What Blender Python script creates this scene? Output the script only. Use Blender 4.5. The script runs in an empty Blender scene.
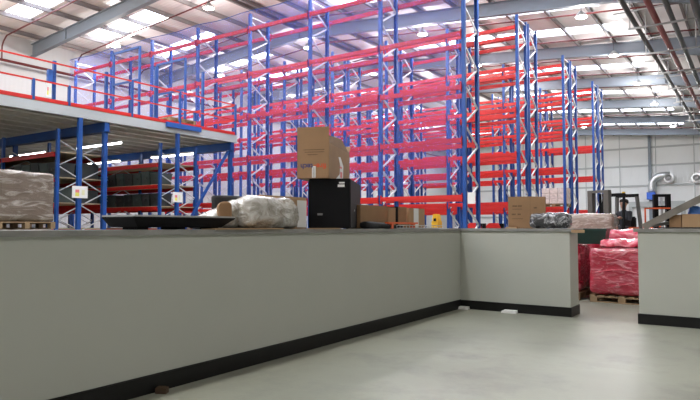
import bpy, math, random
from mathutils import Vector, Matrix, noise
PI = math.pi
R = math.radians
S = bpy.context.scene
COL = S.collection
rnd = random.Random(7)

# ------------------------------------------------------------------ camera
H = 1.5
YAW, PITCH, FPX = R(34.1), R(2.57), 602.0
cam_d = bpy.data.cameras.new('camera')
cam = bpy.data.objects.new('camera', cam_d)
COL.objects.link(cam)
cam.location = (0, 0, H)
cam.rotation_euler = (R(90) + PITCH, 0, YAW)
cam_d.sensor_width = 36
cam_d.lens = FPX / 700 * 36
cam_d.clip_end = 300
S.camera = cam

def ray(px, py):
    u, v = (px - 350) / FPX, (200 - py) / FPX
    f = math.cos(PITCH) - v * math.sin(PITCH)
    z = math.sin(PITCH) + v * math.cos(PITCH)
    return Vector((u * math.cos(YAW) - f * math.sin(YAW), u * math.sin(YAW) + f * math.cos(YAW), z))

def at(px, py, x=None, y=None, z=None):
    d = ray(px, py)
    t = x / d.x if x is not None else y / d.y if y is not None else (z - H) / d.z
    return Vector((0, 0, H)) + d * t

# ------------------------------------------------------------------ materials
def new_mat(name):
    m = bpy.data.materials.new(name)
    m.use_nodes = True
    nt = m.node_tree
    return m, nt, nt.nodes['Principled BSDF'], nt.nodes['Material Output']

def mat(name, c, rough=.5, metal=0.0, var=0.0, vs=3.0, bump=0.0, bs=20.0, dirt=None, dirt_s=1.0, spec=.5):
    m, nt, b, out = new_mat(name)
    b.inputs['Roughness'].default_value = rough
    b.inputs['Metallic'].default_value = metal
    b.inputs['Specular IOR Level'].default_value = spec
    b.inputs['Base Color'].default_value = (*c, 1)
    tc = nt.nodes.new('ShaderNodeTexCoord')
    if var or dirt:
        n = nt.nodes.new('ShaderNodeTexNoise'); n.inputs['Scale'].default_value = vs; n.inputs['Detail'].default_value = 5
        nt.links.new(tc.outputs['Object'], n.inputs['Vector'])
        r = nt.nodes.new('ShaderNodeValToRGB')
        lo = [max(0, x * (1 - var)) for x in c]; hi = [min(1, x * (1 + var)) for x in c]
        r.color_ramp.elements[0].position = .3; r.color_ramp.elements[1].position = .7
        r.color_ramp.elements[0].color = (*lo, 1); r.color_ramp.elements[1].color = (*hi, 1)
        nt.links.new(n.outputs['Fac'], r.inputs['Fac'])
        last = r.outputs['Color']
        if dirt:
            n2 = nt.nodes.new('ShaderNodeTexNoise'); n2.inputs['Scale'].default_value = dirt_s; n2.inputs['Detail'].default_value = 8
            n2.inputs['Roughness'].default_value = .65
            nt.links.new(tc.outputs['Object'], n2.inputs['Vector'])
            r2 = nt.nodes.new('ShaderNodeValToRGB')
            r2.color_ramp.elements[0].position = .48; r2.color_ramp.elements[1].position = .68
            nt.links.new(n2.outputs['Fac'], r2.inputs['Fac'])
            mx = nt.nodes.new('ShaderNodeMix'); mx.data_type = 'RGBA'
            nt.links.new(r2.outputs['Color'], mx.inputs[0]); nt.links.new(last, mx.inputs[6])
            mx.inputs[7].default_value = (*dirt, 1)
            last = mx.outputs[2]
        nt.links.new(last, b.inputs['Base Color'])
    if bump:
        n = nt.nodes.new('ShaderNodeTexNoise'); n.inputs['Scale'].default_value = bs; n.inputs['Detail'].default_value = 4
        nt.links.new(tc.outputs['Object'], n.inputs['Vector'])
        bp = nt.nodes.new('ShaderNodeBump'); bp.inputs['Strength'].default_value = bump; bp.inputs['Distance'].default_value = .02
        nt.links.new(n.outputs['Fac'], bp.inputs['Height']); nt.links.new(bp.outputs['Normal'], b.inputs['Normal'])
    return m

def ribbed(name, c, axis, scale, strength=.35, rough=.45, var=.04):
    """profiled sheet: ribs from a wave bump"""
    m, nt, b, out = new_mat(name)
    b.inputs['Roughness'].default_value = rough
    tc = nt.nodes.new('ShaderNodeTexCoord')
    w = nt.nodes.new('ShaderNodeTexWave'); w.wave_type = 'BANDS'; w.bands_direction = axis; w.inputs['Scale'].default_value = scale
    nt.links.new(tc.outputs['Object'], w.inputs['Vector'])
    bp = nt.nodes.new('ShaderNodeBump'); bp.inputs['Strength'].default_value = strength; bp.inputs['Distance'].default_value = .03
    nt.links.new(w.outputs['Fac'], bp.inputs['Height']); nt.links.new(bp.outputs['Normal'], b.inputs['Normal'])
    n = nt.nodes.new('ShaderNodeTexNoise'); n.inputs['Scale'].default_value = .6
    nt.links.new(tc.outputs['Object'], n.inputs['Vector'])
    r = nt.nodes.new('ShaderNodeValToRGB')
    r.color_ramp.elements[0].color = (*[x * (1 - var) for x in c], 1); r.color_ramp.elements[1].color = (*[min(1, x * (1 + var)) for x in c], 1)
    nt.links.new(n.outputs['Fac'], r.inputs['Fac']); nt.links.new(r.outputs['Color'], b.inputs['Base Color'])
    return m

def film(name, c, hi, rough=.25, s=6.0, stretch=(1, 1, 3), amt=.5, bump=.6, lo=.5, hi_p=.62):
    """stretch-wrap: base colour broken by painted pale crease highlights, with a glossy crumpled surface"""
    m, nt, b, out = new_mat(name)
    b.inputs['Roughness'].default_value = rough
    b.inputs['Coat Weight'].default_value = .6
    b.inputs['Coat Roughness'].default_value = .15
    tc = nt.nodes.new('ShaderNodeTexCoord'); mp = nt.nodes.new('ShaderNodeMapping')
    mp.inputs['Scale'].default_value = stretch; mp.inputs['Rotation'].default_value = (.25, .2, .3)
    nt.links.new(tc.outputs['Object'], mp.inputs['Vector'])
    n = nt.nodes.new('ShaderNodeTexNoise'); n.inputs['Scale'].default_value = s; n.inputs['Detail'].default_value = 6
    n.inputs['Distortion'].default_value = 1.2; n.inputs['Roughness'].default_value = .65
    nt.links.new(mp.outputs['Vector'], n.inputs['Vector'])
    r = nt.nodes.new('ShaderNodeValToRGB')
    r.color_ramp.elements[0].position = lo; r.color_ramp.elements[1].position = hi_p
    r.color_ramp.elements[0].color = (*c, 1)
    r.color_ramp.elements[1].color = (*[c[i] * (1 - amt) + hi[i] * amt for i in range(3)], 1)  # pale streaks put the film's highlights into its base colour
    nt.links.new(n.outputs['Fac'], r.inputs['Fac']); nt.links.new(r.outputs['Color'], b.inputs['Base Color'])
    bp = nt.nodes.new('ShaderNodeBump'); bp.inputs['Strength'].default_value = bump; bp.inputs['Distance'].default_value = .04
    nt.links.new(n.outputs['Fac'], bp.inputs['Height']); nt.links.new(bp.outputs['Normal'], b.inputs['Normal'])
    return m

def emit(name, c, s):
    m, nt, b, out = new_mat(name)
    b.inputs['Base Color'].default_value = (*c, 1)
    b.inputs['Emission Color'].default_value = (*c, 1)
    b.inputs['Emission Strength'].default_value = s
    return m

M = {}
M['blue'] = mat('blue painted steel', (.007, .062, .27), .4, var=.12, vs=2)
M['lightblue'] = mat('worn blue painted steel', (.015, .09, .36), .4, var=.12, vs=2)
M['red'] = mat('red orange painted beam', (.55, .013, .010), .42, var=.1, vs=1.5)
M['galv'] = mat('galvanised brace', (.62, .64, .66), .42, metal=.25, var=.1, vs=4)
M['joist'] = mat('galvanised joist', (.62, .62, .58), .5, metal=.1, var=.12, vs=2)
M['fascia'] = mat('grey steel fascia', (.40, .42, .43), .5, var=.06, vs=1)
M['chip'] = mat('chipboard', (.46, .36, .24), .8, var=.12, vs=8)
M['bin'] = mat('dark grey plastic', (.035, .04, .04), .5, var=.1)
M['bin2'] = mat('green grey plastic', (.055, .075, .07), .5, var=.1)
M['purlin'] = mat('brown grey purlin steel', (.17, .15, .15), .6, var=.1, vs=.8)
M['rafter'] = mat('grey blue rafter paint', (.19, .22, .26), .55, var=.06, vs=.6)
M['roof'] = ribbed('ceiling liner sheet', (.70, .665, .665), 'Y', 1.6, .25)
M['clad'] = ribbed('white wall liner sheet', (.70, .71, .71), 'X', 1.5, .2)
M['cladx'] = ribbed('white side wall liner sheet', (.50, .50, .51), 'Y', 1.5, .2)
M['girt'] = mat('pale grey girt', (.40, .42, .42), .5)
M['wallpaint'] = mat('grey green wall paint', (.44, .45, .395), .55, var=.025, vs=1.2, bump=.03, bs=60)
M['cap'] = mat('grey laminate worktop', (.23, .23, .215), .4, var=.12, vs=6, dirt=(.30, .29, .265), dirt_s=2.5)
M['skirt'] = mat('black gloss skirting', (.006, .006, .006), .4, spec=.3)
M['concrete'] = mat('pale power floated concrete', (.248, .254, .202), .42, var=.18, vs=.55, dirt=(.18, .184, .152), dirt_s=1.1, bump=.05, bs=30, spec=.35)
M['card'] = mat('brown cardboard', (.29, .17, .085), .8, var=.06, vs=5)
M['card2'] = mat('pale brown cardboard', (.39, .25, .135), .8, var=.06, vs=5)
M['cardin'] = mat('inner cardboard', (.22, .13, .065), .85, var=.06, vs=5)
M['tape'] = mat('clear brown tape', (.46, .34, .2), .25)
M['black'] = mat('black plastic', (.004, .004, .005), .6, spec=.15, var=.1)
M['blackcloth'] = mat('black fabric', (.015, .015, .017), .8, var=.2, vs=9, bump=.3)
M['white'] = mat('white paper', (.75, .75, .73), .7)
M['grey'] = mat('mid grey steel', (.2, .2, .2), .4, metal=.3, var=.1)
M['channel'] = mat('worn grey brown steel', (.22, .20, .175), .45, metal=.3, var=.2, vs=5)
M['wood'] = mat('pallet timber', (.27, .18, .10), .85, var=.2, vs=4)
M['pinkwrap'] = film('pink stretch film', (.36, .012, .035), (.95, .45, .52), .16, 3.5, (1, 1, 2.6), .75, bump=1.0, lo=.5, hi_p=.76)
M['pinklight'] = film('pale pink film', (.62, .06, .11), (.95, .6, .64), .2, 3.0, (1, 1, 2), .7, lo=.48, hi_p=.72)
M['clearwrap'] = film('clear film over brown cartons', (.15, .115, .09), (.50, .46, .42), .25, 1.8, (1, 1, 4.5), .85, lo=.48, hi_p=.72)
M['palewrap'] = film('clear film over pale cartons', (.27, .21, .17), (.55, .50, .46), .22, 4.0, (1, 1, 3), .6)
M['bagfilm'] = film('creased off white plastic', (.24, .215, .165), (.56, .55, .51), .2, 4.0, (1, 1.5, 2), .9, bump=1.0, lo=.34, hi_p=.62)
M['baggrey'] = film('clear film over black goods', (.035, .035, .04), (.62, .62, .64), .2, 9.0, (1, 1, 1), .8, lo=.5, hi_p=.7)
M['darkgreen'] = mat('dark green plastic', (.008, .035, .028), .35)
M['orange'] = mat('orange red paint', (.75, .12, .03), .4)
M['yellow'] = mat('yellow paint', (.75, .45, .03), .4)
M['spark'] = mat('dark red pipe paint', (.11, .018, .018), .4)
M['redpipe'] = mat('red sprinkler main paint', (.26, .035, .035), .35)
M['darkpipe'] = mat('dark grey pipe paint', (.07, .07, .075), .4)
M['strut'] = mat('grey strut channel', (.42, .42, .42), .45, metal=.3)
M['duct'] = mat('galvanised duct', (.6, .62, .63), .3, metal=.7, var=.08, vs=3)
M['bluebox'] = mat('blue machine paint', (.02, .1, .5), .4)
M['lamp'] = emit('lamp lens', (1, .98, .92), 14)
M['tube'] = emit('fluorescent tube', (1, 1, .97), 13)
M['printblue'] = mat('dark blue print', (.02, .03, .14), .7)
M['printred'] = mat('orange red print', (.6, .07, .02), .7)
M['printdark'] = mat('dark brown print', (.07, .04, .02), .8)
M['labelred'] = mat('pink red label print', (.75, .2, .22), .6)
M['labelyellow'] = mat('yellow label print', (.72, .68, .12), .6)
M['labelpale'] = mat('pale yellow label print', (.72, .7, .45), .6)
M['skin'] = mat('skin', (.45, .26, .18), .5)
M['navy'] = mat('dark work clothing', (.02, .022, .03), .8)
M['hair'] = mat('dark hair', (.02, .013, .01), .7)
M['guardgrey'] = mat('forklift grey paint', (.13, .125, .12), .45)
M['mastgrey'] = mat('forklift mast steel', (.12, .11, .10), .4, metal=.3)
M['rubber'] = mat('black rubber', (.01, .01, .01), .7)
M['wallblue'] = mat('blue film', (.05, .2, .65), .3)

# translucent roof light sheet
m, nt, b, out = new_mat('roof light sheet')
nt.nodes.remove(b)
tr = nt.nodes.new('ShaderNodeBsdfTransparent'); tr.inputs['Color'].default_value = (.92, .95, 1, 1)
tl = nt.nodes.new('ShaderNodeBsdfTranslucent'); tl.inputs['Color'].default_value = (.9, .93, 1, 1)
mx = nt.nodes.new('ShaderNodeMixShader'); mx.inputs['Fac'].default_value = .2
nt.links.new(tr.outputs[0], mx.inputs[1]); nt.links.new(tl.outputs[0], mx.inputs[2]); nt.links.new(mx.outputs[0], out.inputs['Surface'])
M['rooflight'] = m
# fine lavender safety netting
m, nt, b, out = new_mat('fine violet blue netting')
nt.nodes.remove(b)
tr = nt.nodes.new('ShaderNodeBsdfTransparent'); tr.inputs['Color'].default_value = (.95, .94, 1, 1)
df = nt.nodes.new('ShaderNodeBsdfDiffuse'); df.inputs['Color'].default_value = (.20, .28, .95, 1)
tl = nt.nodes.new('ShaderNodeBsdfTranslucent'); tl.inputs['Color'].default_value = (.20, .28, .95, 1)
ad = nt.nodes.new('ShaderNodeMixShader'); ad.inputs['Fac'].default_value = .4
nt.links.new(df.outputs[0], ad.inputs[1]); nt.links.new(tl.outputs[0], ad.inputs[2])
mx = nt.nodes.new('ShaderNodeMixShader'); mx.inputs['Fac'].default_value = .115
nt.links.new(tr.outputs[0], mx.inputs[1]); nt.links.new(ad.outputs[0], mx.inputs[2]); nt.links.new(mx.outputs[0], out.inputs['Surface'])
M['net'] = m

# ------------------------------------------------------------------ mesh helpers
class MB:
    def __init__(self): self.v, self.f, self.mi = [], [], []
    def add(self, vs, fs, mi=0):
        n = len(self.v)
        self.v += [tuple(v) for v in vs]
        self.f += [tuple(i + n for i in f) for f in fs]
        self.mi += [mi] * len(fs)
        return self
    def box(self, a, b, mi=0, mt=None):
        x0, y0, z0 = a; x1, y1, z1 = b
        vs = [Vector(p) for p in ((x0,y0,z0),(x1,y0,z0),(x1,y1,z0),(x0,y1,z0),(x0,y0,z1),(x1,y0,z1),(x1,y1,z1),(x0,y1,z1))]
        if mt: vs = [mt @ v for v in vs]
        return self.add(vs, [(0,3,2,1),(4,5,6,7),(0,1,5,4),(1,2,6,5),(2,3,7,6),(3,0,4,7)], mi)
    def bar(self, p, q, w, h, up=(0,0,1), mi=0):
        """rectangular bar from p to q, w across, h along up"""
        p, q = Vector(p), Vector(q); d = (q - p).normalized(); up = Vector(up)
        if abs(d.dot(up)) > .98: up = Vector((1, 0, 0))
        s = d.cross(up).normalized() * w / 2; u = s.cross(d).normalized() * h / 2
        vs = [p-s-u, p+s-u, p+s+u, p-s+u, q-s-u, q+s-u, q+s+u, q-s+u]
        return self.add(vs, [(0,1,2,3),(7,6,5,4),(0,4,5,1),(1,5,6,2),(2,6,7,3),(3,7,4,0)], mi)
    def tube(self, pts, r, n=8, mi=0, caps=True):
        pts = [Vector(p) for p in pts]; rings = []
        rs = r if isinstance(r, (list, tuple)) else [r] * len(pts)
        prev = None
        for i, p in enumerate(pts):
            d = (pts[min(i+1, len(pts)-1)] - pts[max(i-1, 0)]).normalized()
            if prev is None:
                a = d.orthogonal().normalized()
            else:
                a = (prev - d * prev.dot(d)).normalized()
            prev = a; b = d.cross(a)
            rings.append([p + (a * math.cos(2*PI*k/n) + b * math.sin(2*PI*k/n)) * rs[i] for k in range(n)])
        vs = [v for r_ in rings for v in r_]; fs = []
        for i in range(len(pts) - 1):
            for k in range(n):
                fs.append((i*n+k, i*n+(k+1)%n, (i+1)*n+(k+1)%n, (i+1)*n+k))
        if caps: fs += [tuple(reversed(range(n))), tuple(range((len(pts)-1)*n, len(pts)*n))]
        return self.add(vs, fs, mi)
    def prism(self, poly, y0, y1, mi=0):
        """poly in (x,z), extruded in y"""
        n = len(poly)
        vs = [(x, y0, z) for x, z in poly] + [(x, y1, z) for x, z in poly]
        return self.add(vs, [tuple(range(n)), tuple(reversed(range(n, 2*n)))] + [(i, (i+n), (i+1)%n+n, (i+1)%n) for i in range(n)], mi)
    def build(self, name, ms, parent=None, smooth=False, bevel=0):
        me = bpy.data.meshes.new(name)
        me.from_pydata(self.v, [], self.f)
        for mm in (ms if isinstance(ms, (list, tuple)) else [ms]): me.materials.append(mm)
        me.polygons.foreach_set('material_index', self.mi)
        if smooth: me.polygons.foreach_set('use_smooth', [True] * len(me.polygons))
        me.update()
        import bmesh
        bm = bmesh.new(); bm.from_mesh(me); bmesh.ops.recalc_face_normals(bm, faces=bm.faces)
        if bevel: bmesh.ops.bevel(bm, geom=bm.edges[:], offset=bevel, segments=2, affect='EDGES')
        bm.to_mesh(me); bm.free()
        o = bpy.data.objects.new(name, me); COL.objects.link(o)
        if parent: o.parent = parent
        return o

def tag(o, label=None, cat=None, group=None, kind=None):
    if label: o['label'] = label
    if cat: o['category'] = cat
    if group: o['group'] = group
    if kind: o['kind'] = kind
    return o

def empty(name, loc, rz=0, label=None, cat=None, group=None):
    o = bpy.data.objects.new(name, None); COL.objects.link(o)
    o.location = loc; o.rotation_euler = (0, 0, rz); o.empty_display_size = .2
    return tag(o, label, cat, group)

KIDS = {}
def children(o): return [c for c in COL.objects if c.parent == o]
def copy_tree(o, parent=None):
    kids = children(o)
    c = o.copy(); COL.objects.link(c); c.parent = parent
    for k in kids: copy_tree(k, c)
    return c

def struct(name, mb, ms): return tag(mb.build(name, ms), kind='structure')

def box_grid(w, d, h, n=10):
    """closed subdivided box centred in x,y with base at z=0"""
    import bmesh
    bm = bmesh.new()
    bmesh.ops.create_cube(bm, size=1)
    bmesh.ops.subdivide_edges(bm, edges=bm.edges[:], cuts=n, use_grid_fill=True)
    for v in bm.verts:
        v.co = Vector((v.co.x * w, v.co.y * d, (v.co.z + .5) * h))
    return bm

def lumpy(name, w, d, h, m, parent=None, seed=0, amp=.03, rnd_=.08, fr=3.0, n=12, taper=0, belly=0):
    bm = box_grid(w, d, h, n)
    off = Vector((seed * 7.3, seed * 3.1, seed * 1.7))
    for v in bm.verts:
        c = v.co.copy()
        # round corners
        lim = Vector((w/2 - rnd_, d/2 - rnd_, h/2 - rnd_)); cc = Vector((0, 0, h/2)); q = c - cc
        inner = Vector([max(-lim[i], min(lim[i], q[i])) for i in range(3)])
        e = q - inner
        if e.length > 1e-6: q = inner + e.normalized() * min(e.length, rnd_)
        t = (q.z / h + .5)
        q.x *= 1 - taper * t; q.y *= 1 - taper * t
        if belly:
            k = 1 + belly * math.sin(PI * min(1, max(0, t))); q.x *= k; q.y *= k
        nn = noise.noise_vector(c * fr + off) * amp + noise.noise_vector(c * fr * 3.3 + off) * amp * .4
        q += nn
        q.z = max(q.z, -h/2)
        v.co = q + cc
    me = bpy.data.meshes.new(name); bm.to_mesh(me); bm.free()
    me.materials.append(m); me.polygons.foreach_set('use_smooth', [True] * len(me.polygons))
    o = bpy.data.objects.new(name, me); COL.objects.link(o)
    if parent: o.parent = parent
    return o

def lettering(name, txt, size, m, parent, loc, rot, extrude=.0008, align='CENTER'):
    cu = bpy.data.curves.new(name + '_curve', 'FONT'); cu.body = txt; cu.size = size; cu.extrude = extrude; cu.offset = size * .02
    cu.align_x = align; cu.align_y = 'CENTER'
    to = bpy.data.objects.new(name + '_tmp', cu); COL.objects.link(to)
    dg = bpy.context.evaluated_depsgraph_get()
    me = bpy.data.meshes.new_from_object(to.evaluated_get(dg))
    bpy.data.objects.remove(to); bpy.data.curves.remove(cu)
    me.materials.clear(); me.materials.append(m)
    o = bpy.data.objects.new(name, me); COL.objects.link(o)
    o.parent = parent; o.location = loc; o.rotation_euler = rot
    return o

# ================================================================== building shell
T = .082
XW, XR, XE = -29.5, -18.7, 8.0          # left wall, ridge, right wall
ZR = 11.6
YF, YB = -10.0, 66.0
def rz(x): return ZR - T * abs(x - XR)

struct('floor', MB().box((XW, YF, -.2), (XE, YB, 0)), M['concrete'])

RAFT = [-7.25 + 7.6 * k for k in range(10)]          # portal frame lines: ... 15.0, 22.6, 30.2 ...
ribs_l = [(-27.2, -22.6)]
roofcut = []
sky = []
for k in range(9):
    for dy in (1.95, 5.6):
        yc = RAFT[k] + dy
        if yc < -2: continue
        sky.append((yc - .55, yc + .55))
mb = MB()
ycuts = [YF]
for a, b_ in sky: ycuts += [a, b_]
ycuts.append(YB)
def slope_slab(mb, x0, x1, y0, y1, mi=0, t=.1, lift=0):
    vs = [(x0,y0,rz(x0)+lift),(x1,y0,rz(x1)+lift),(x1,y1,rz(x1)+lift),(x0,y1,rz(x0)+lift),
          (x0,y0,rz(x0)+t+lift),(x1,y0,rz(x1)+t+lift),(x1,y1,rz(x1)+t+lift),(x0,y1,rz(x0)+t+lift)]
    mb.add(vs, [(0,3,2,1),(4,5,6,7),(0,1,5,4),(1,2,6,5),(2,3,7,6),(3,0,4,7)], mi)
SL, SR = (-27.2, -22.6), (-15.2, -5.1)
for i in range(len(ycuts) - 1):
    y0, y1 = ycuts[i], ycuts[i+1]
    if i % 2 == 0:
        slope_slab(mb, XW, XR, y0, y1); slope_slab(mb, XR, XE, y0, y1)
    else:
        for x0, x1 in ((XW, SL[0]), (SL[1], XR), (XR, SR[0]), (SR[1], XE)): slope_slab(mb, x0, x1, y0, y1)
struct('ceiling', mb, M['roof'])
n = 0
for a, b_ in sky:
    for x0, x1 in (SL, SR):
        n += 1
        mb = MB(); slope_slab(mb, x0, x1, a, b_, t=.02, lift=.05)
        struct('window_%d' % n, mb, M['rooflight'])
# walls
def wall_y(name, y0, y1, m): struct(name, MB().prism([(XW-.2, 0), (XE+.2, 0), (XE+.2, rz(XE)), (XR, ZR), (XW-.2, rz(XW))], y0, y1), m)
wall_y('wall_far', YB, YB + .2, M['clad'])
wall_y('wall_behind', YF - .2, YF, M['clad'])
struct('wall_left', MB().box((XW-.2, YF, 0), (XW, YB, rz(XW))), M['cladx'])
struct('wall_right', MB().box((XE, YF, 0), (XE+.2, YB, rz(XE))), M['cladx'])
# purlins
tn = 0
def trim(mb, m):
    global tn
    tn += 1
    return struct('trim_%d' % tn, mb, m)
px_ = [XR - .22 - 1.62 * k for k in range(7)] + [XR + .22 + 1.62 * k for k in range(17)]
for x in px_:
    if x < XW + .15 or x > XE - .1: continue
    z = rz(x)
    mb = MB(); mb.box((x - .03, YF + .01, z - .2), (x + .03, YB - .01, z - .01)); mb.box((x - .03, YF + .01, z - .21), (x + .07, YB - .01, z - .19))
    trim(mb, M['purlin'])
# rafters (portal frames) with haunches, columns on the side walls and a right hand column line
XC = .9
for y in RAFT[1:]:
    mb = MB()
    for x0, x1, d0, d1 in ((XW + .02, XW + 3.0, .62, .58), (XW + 3.0, XR, .58, .55), (XR, -4.2, .55, .55), (-4.2, XC, .55, 1.25), (XC, 5.0, 1.25, .55), (5.0, XE - .02, .55, .8)):
        za, zb = rz(x0) - .2, rz(x1) - .2
        for (dy, ta, tb, ba, bb) in ((.012, 0, 0, d0, d1), (.11, 0, 0, .03, .03), (.11, d0 - .03, d1 - .03, d0, d1)):
            vs = [(x0,y-dy,za-ba),(x1,y-dy,zb-bb),(x1,y+dy,zb-bb),(x0,y+dy,za-ba),(x0,y-dy,za-ta),(x1,y-dy,zb-tb),(x1,y+dy,zb-tb),(x0,y+dy,za-ta)]
            mb.add(vs, [(0,3,2,1),(4,5,6,7),(0,1,5,4),(1,2,6,5),(2,3,7,6),(3,0,4,7)])
    # web stiffeners
    for x in (XW + 3.0, XR, -4.2): mb.box((x-.015, y-.1, rz(x)-.73), (x+.015, y+.1, rz(x)-.22))
    trim(mb, M['rafter'])
    mb = MB()
    for xx, top in ((XE - .22, rz(XE) - 1.0),) + (((XC, rz(XC) - 1.45),) if y > 16 else ()):
        mb.box((xx-.18, y-.012, 0), (xx+.18, y+.012, top)); mb.box((xx-.2, y-.11, 0), (xx-.17, y+.11, top)); mb.box((xx+.17, y-.11, 0), (xx+.2, y+.11, top))
    trim(mb, M['rafter'])
# girts and joints on the far wall, and side wall rail
for z in (2.6, 5.6, 7.6, 9.4):
    trim(MB().box((XW, YB-.09, z-.09), (XE, YB-.01, z+.09)), M['girt'])
for x in [-28 + 3.3 * k for k in range(11)]:
    trim(MB().box((x-.035, YB-.06, 0), (x+.035, YB-.01, rz(x)-.22)), M['girt'])
c = at(650, 180, y=YB - .3)
trim(MB().box((c.x-.13, YB-.33, 0), (c.x+.13, YB-.1, rz(c.x)-.3)), M['rafter'])
for z in (3.0, 6.4): trim(MB().box((XW+.01, YF, z-.06), (XW+.08, YB, z+.06)), M['girt'])
# roller door in the far wall
a = at(629, 202, y=YB - .12); b_ = at(690, 202, y=YB - .12)
dr = MB()
dr.box((a.x + .35, YB-.08, 0), (a.x + 4.6, YB-.03, a.z - .5))
for k in range(14): dr.box((a.x + .35, YB-.1, .02 + k * .25), (a.x + 4.6, YB-.08, .2 + k * .25))
struct('door_1', dr, M['clad'])
trim(MB().box((a.x, YB-.4, a.z-.55), (a.x+4.95, YB-.12, a.z)).box((a.x, YB-.3, 0), (a.x+.35, YB-.12, a.z-.55)).box((a.x+4.6, YB-.3, 0), (a.x+4.95, YB-.12, a.z-.55)), M['girt'])

# ================================================================== partition walls around the camera's bay
WX, WY, WH, WT = -4.59, 10.43, 1.425, .55
CAP = WH + .05
struct('wall_partition_left', MB().box((WX - WT, -4, 0), (WX, WY + WT, WH)), M['wallpaint'])
struct('wall_partition_end', MB().box((WX, WY, 0), (-2.62, WY + WT, WH)), M['wallpaint'])
struct('wall_partition_right', MB().box((-1.56, WY - .1, 0), (5.5, WY + WT - .1, WH)), M['wallpaint'])
trim(MB().box((WX-WT-.03, -4, WH), (WX+.03, WY+WT+.03, CAP)), M['cap'])
trim(MB().box((WX+.03, WY-.03, WH), (-2.53, WY+WT+.03, CAP)), M['cap'])
trim(MB().box((-1.62, WY-.13, WH), (5.5, WY+WT-.07, CAP)), M['cap'])
B = .158
struct('baseboard_left', MB().box((WX, -4, 0), (WX+.02, WY, B)).box((WX, -4, B), (WX+.012, WY, B+.006)), M['skirt'])
struct('baseboard_end', MB().box((WX+.02, WY-.02, 0), (-2.6, WY, B)).box((-2.62, WY, 0), (-2.6, WY+WT, B)), M['skirt'])
struct('baseboard_right', MB().box((-1.58, WY-.12, 0), (5.5, WY-.1, B)).box((-1.58, WY-.1, 0), (-1.56, WY+WT-.1, B)), M['skirt'])

# ================================================================== pallet racking
LV = [2.35, 3.98, 5.52, 7.08, 8.74]
LV2 = [2.35, 4.15, 5.8, 7.35, 8.88]
TOP = 9.35
BAY = 2.8
def upright_mb(x, y, face=1, top=TOP):
    """C section rack upright with slot rows on its face"""
    mb = MB(); w, d = .1, .09
    mb.box((x-w/2, y-.006 if face > 0 else y-.006, 0), (x+w/2, y+.006, top))
    for s in (-1, 1): mb.box((x+s*w/2-.006, y, 0), (x+s*w/2+.006, y+face*d, top))
    mb.box((x-.09, y-.05+face*.04, 0), (x+.09, y+.05+face*.04, .012))
    return mb
def brace_mb(x, y0, y1, top=TOP, pitch=1.16):
    mb = MB(); z = top - .12
    mb.bar((x, y0+.03, z), (x, y1-.03, z), .045, .03, up=(1,0,0))
    k = 0; z -= .12
    while z - pitch/2 > .3:
        a, b_ = ((y0+.03, y1-.03) if k % 2 == 0 else (y1-.03, y0+.03))
        mb.bar((x, a, z), (x, b_, z - pitch/2), .045, .045, up=(1,0,0))
        z -= pitch/2; k += 1
    mb.bar((x, y0+.03, .25), (x, y1-.03, .25), .045, .03, up=(1,0,0))
    return mb
_cache = {}
def cached(key, fn, name, m, parent, loc):
    if key in _cache:
        o = _cache[key].copy(); COL.objects.link(o)
    else:
        o = fn().build(name, m); _cache[key] = o
    o.parent = parent; o.location = loc; o.name = name
    return o
def beam_mb(L, h=.14):
    mb = MB(); mb.box((-L, -.025, -h/2), (0, .025, h/2))
    mb.box((-L, -.035, -h/2 + .02), (0, -.025, h/2 - .03))
    for x in (0, -L): mb.box((x-.006, -.045, -.14), (x+.006, .03, .12))
    return mb
def rack(x_end, y0, nb, label, levels=LV, skip=()):
    d = 1.06
    t = empty('pallet_rack', (x_end, y0, 0), 0, label, 'pallet rack', 'rows of tall blue and red pallet racking')
    for k in range(nb + 1):
        x = -BAY * k
        cached(('up', 1), lambda: upright_mb(0, 0, 1), 'upright', M['blue'], t, (x, 0, 0))
        cached(('up', -1), lambda: upright_mb(0, 0, -1), 'upright', M['blue'], t, (x, d, 0))
        cached('brace', lambda: brace_mb(0, 0, d), 'bracing', M['galv'], t, (x, 0, 0))
    for k in range(nb):
        for li, z in enumerate(levels):
            if (k, li) in skip: continue
            for yy, mir in ((-.03, 0), (d + .03, 1)):
                o = cached(('beam', mir), lambda: beam_mb(BAY - .1), 'beam', M['red'], t, (-BAY*k - .05, yy, z))
                if mir: o.rotation_euler = (0, 0, PI); o.location.x = -BAY*(k+1) + .05
    return t
RACKS = [(-6.9, 16.0, 7, 'nearest row of tall blue racking, hung with violet netting'),
         (-7.2, 21.6, 7, 'second row of tall blue racking, first row behind the netted one'),
         (-7.2, 22.85, 7, 'third row of tall blue racking, back to back with the second'),
         (-7.2, 27.95, 7, 'fourth row of tall blue racking, front of the third block'),
         (-7.2, 29.2, 7, 'fifth row of tall blue racking, rear of the third block'),
         (-7.2, 33.9, 7, 'sixth row of tall blue racking, front of the farthest block'),
         (-7.2, 35.15, 7, 'seventh and farthest row of tall blue racking')]
for i, r_ in enumerate(RACKS): rack(*r_, levels=LV if i == 0 else LV2)

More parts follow.
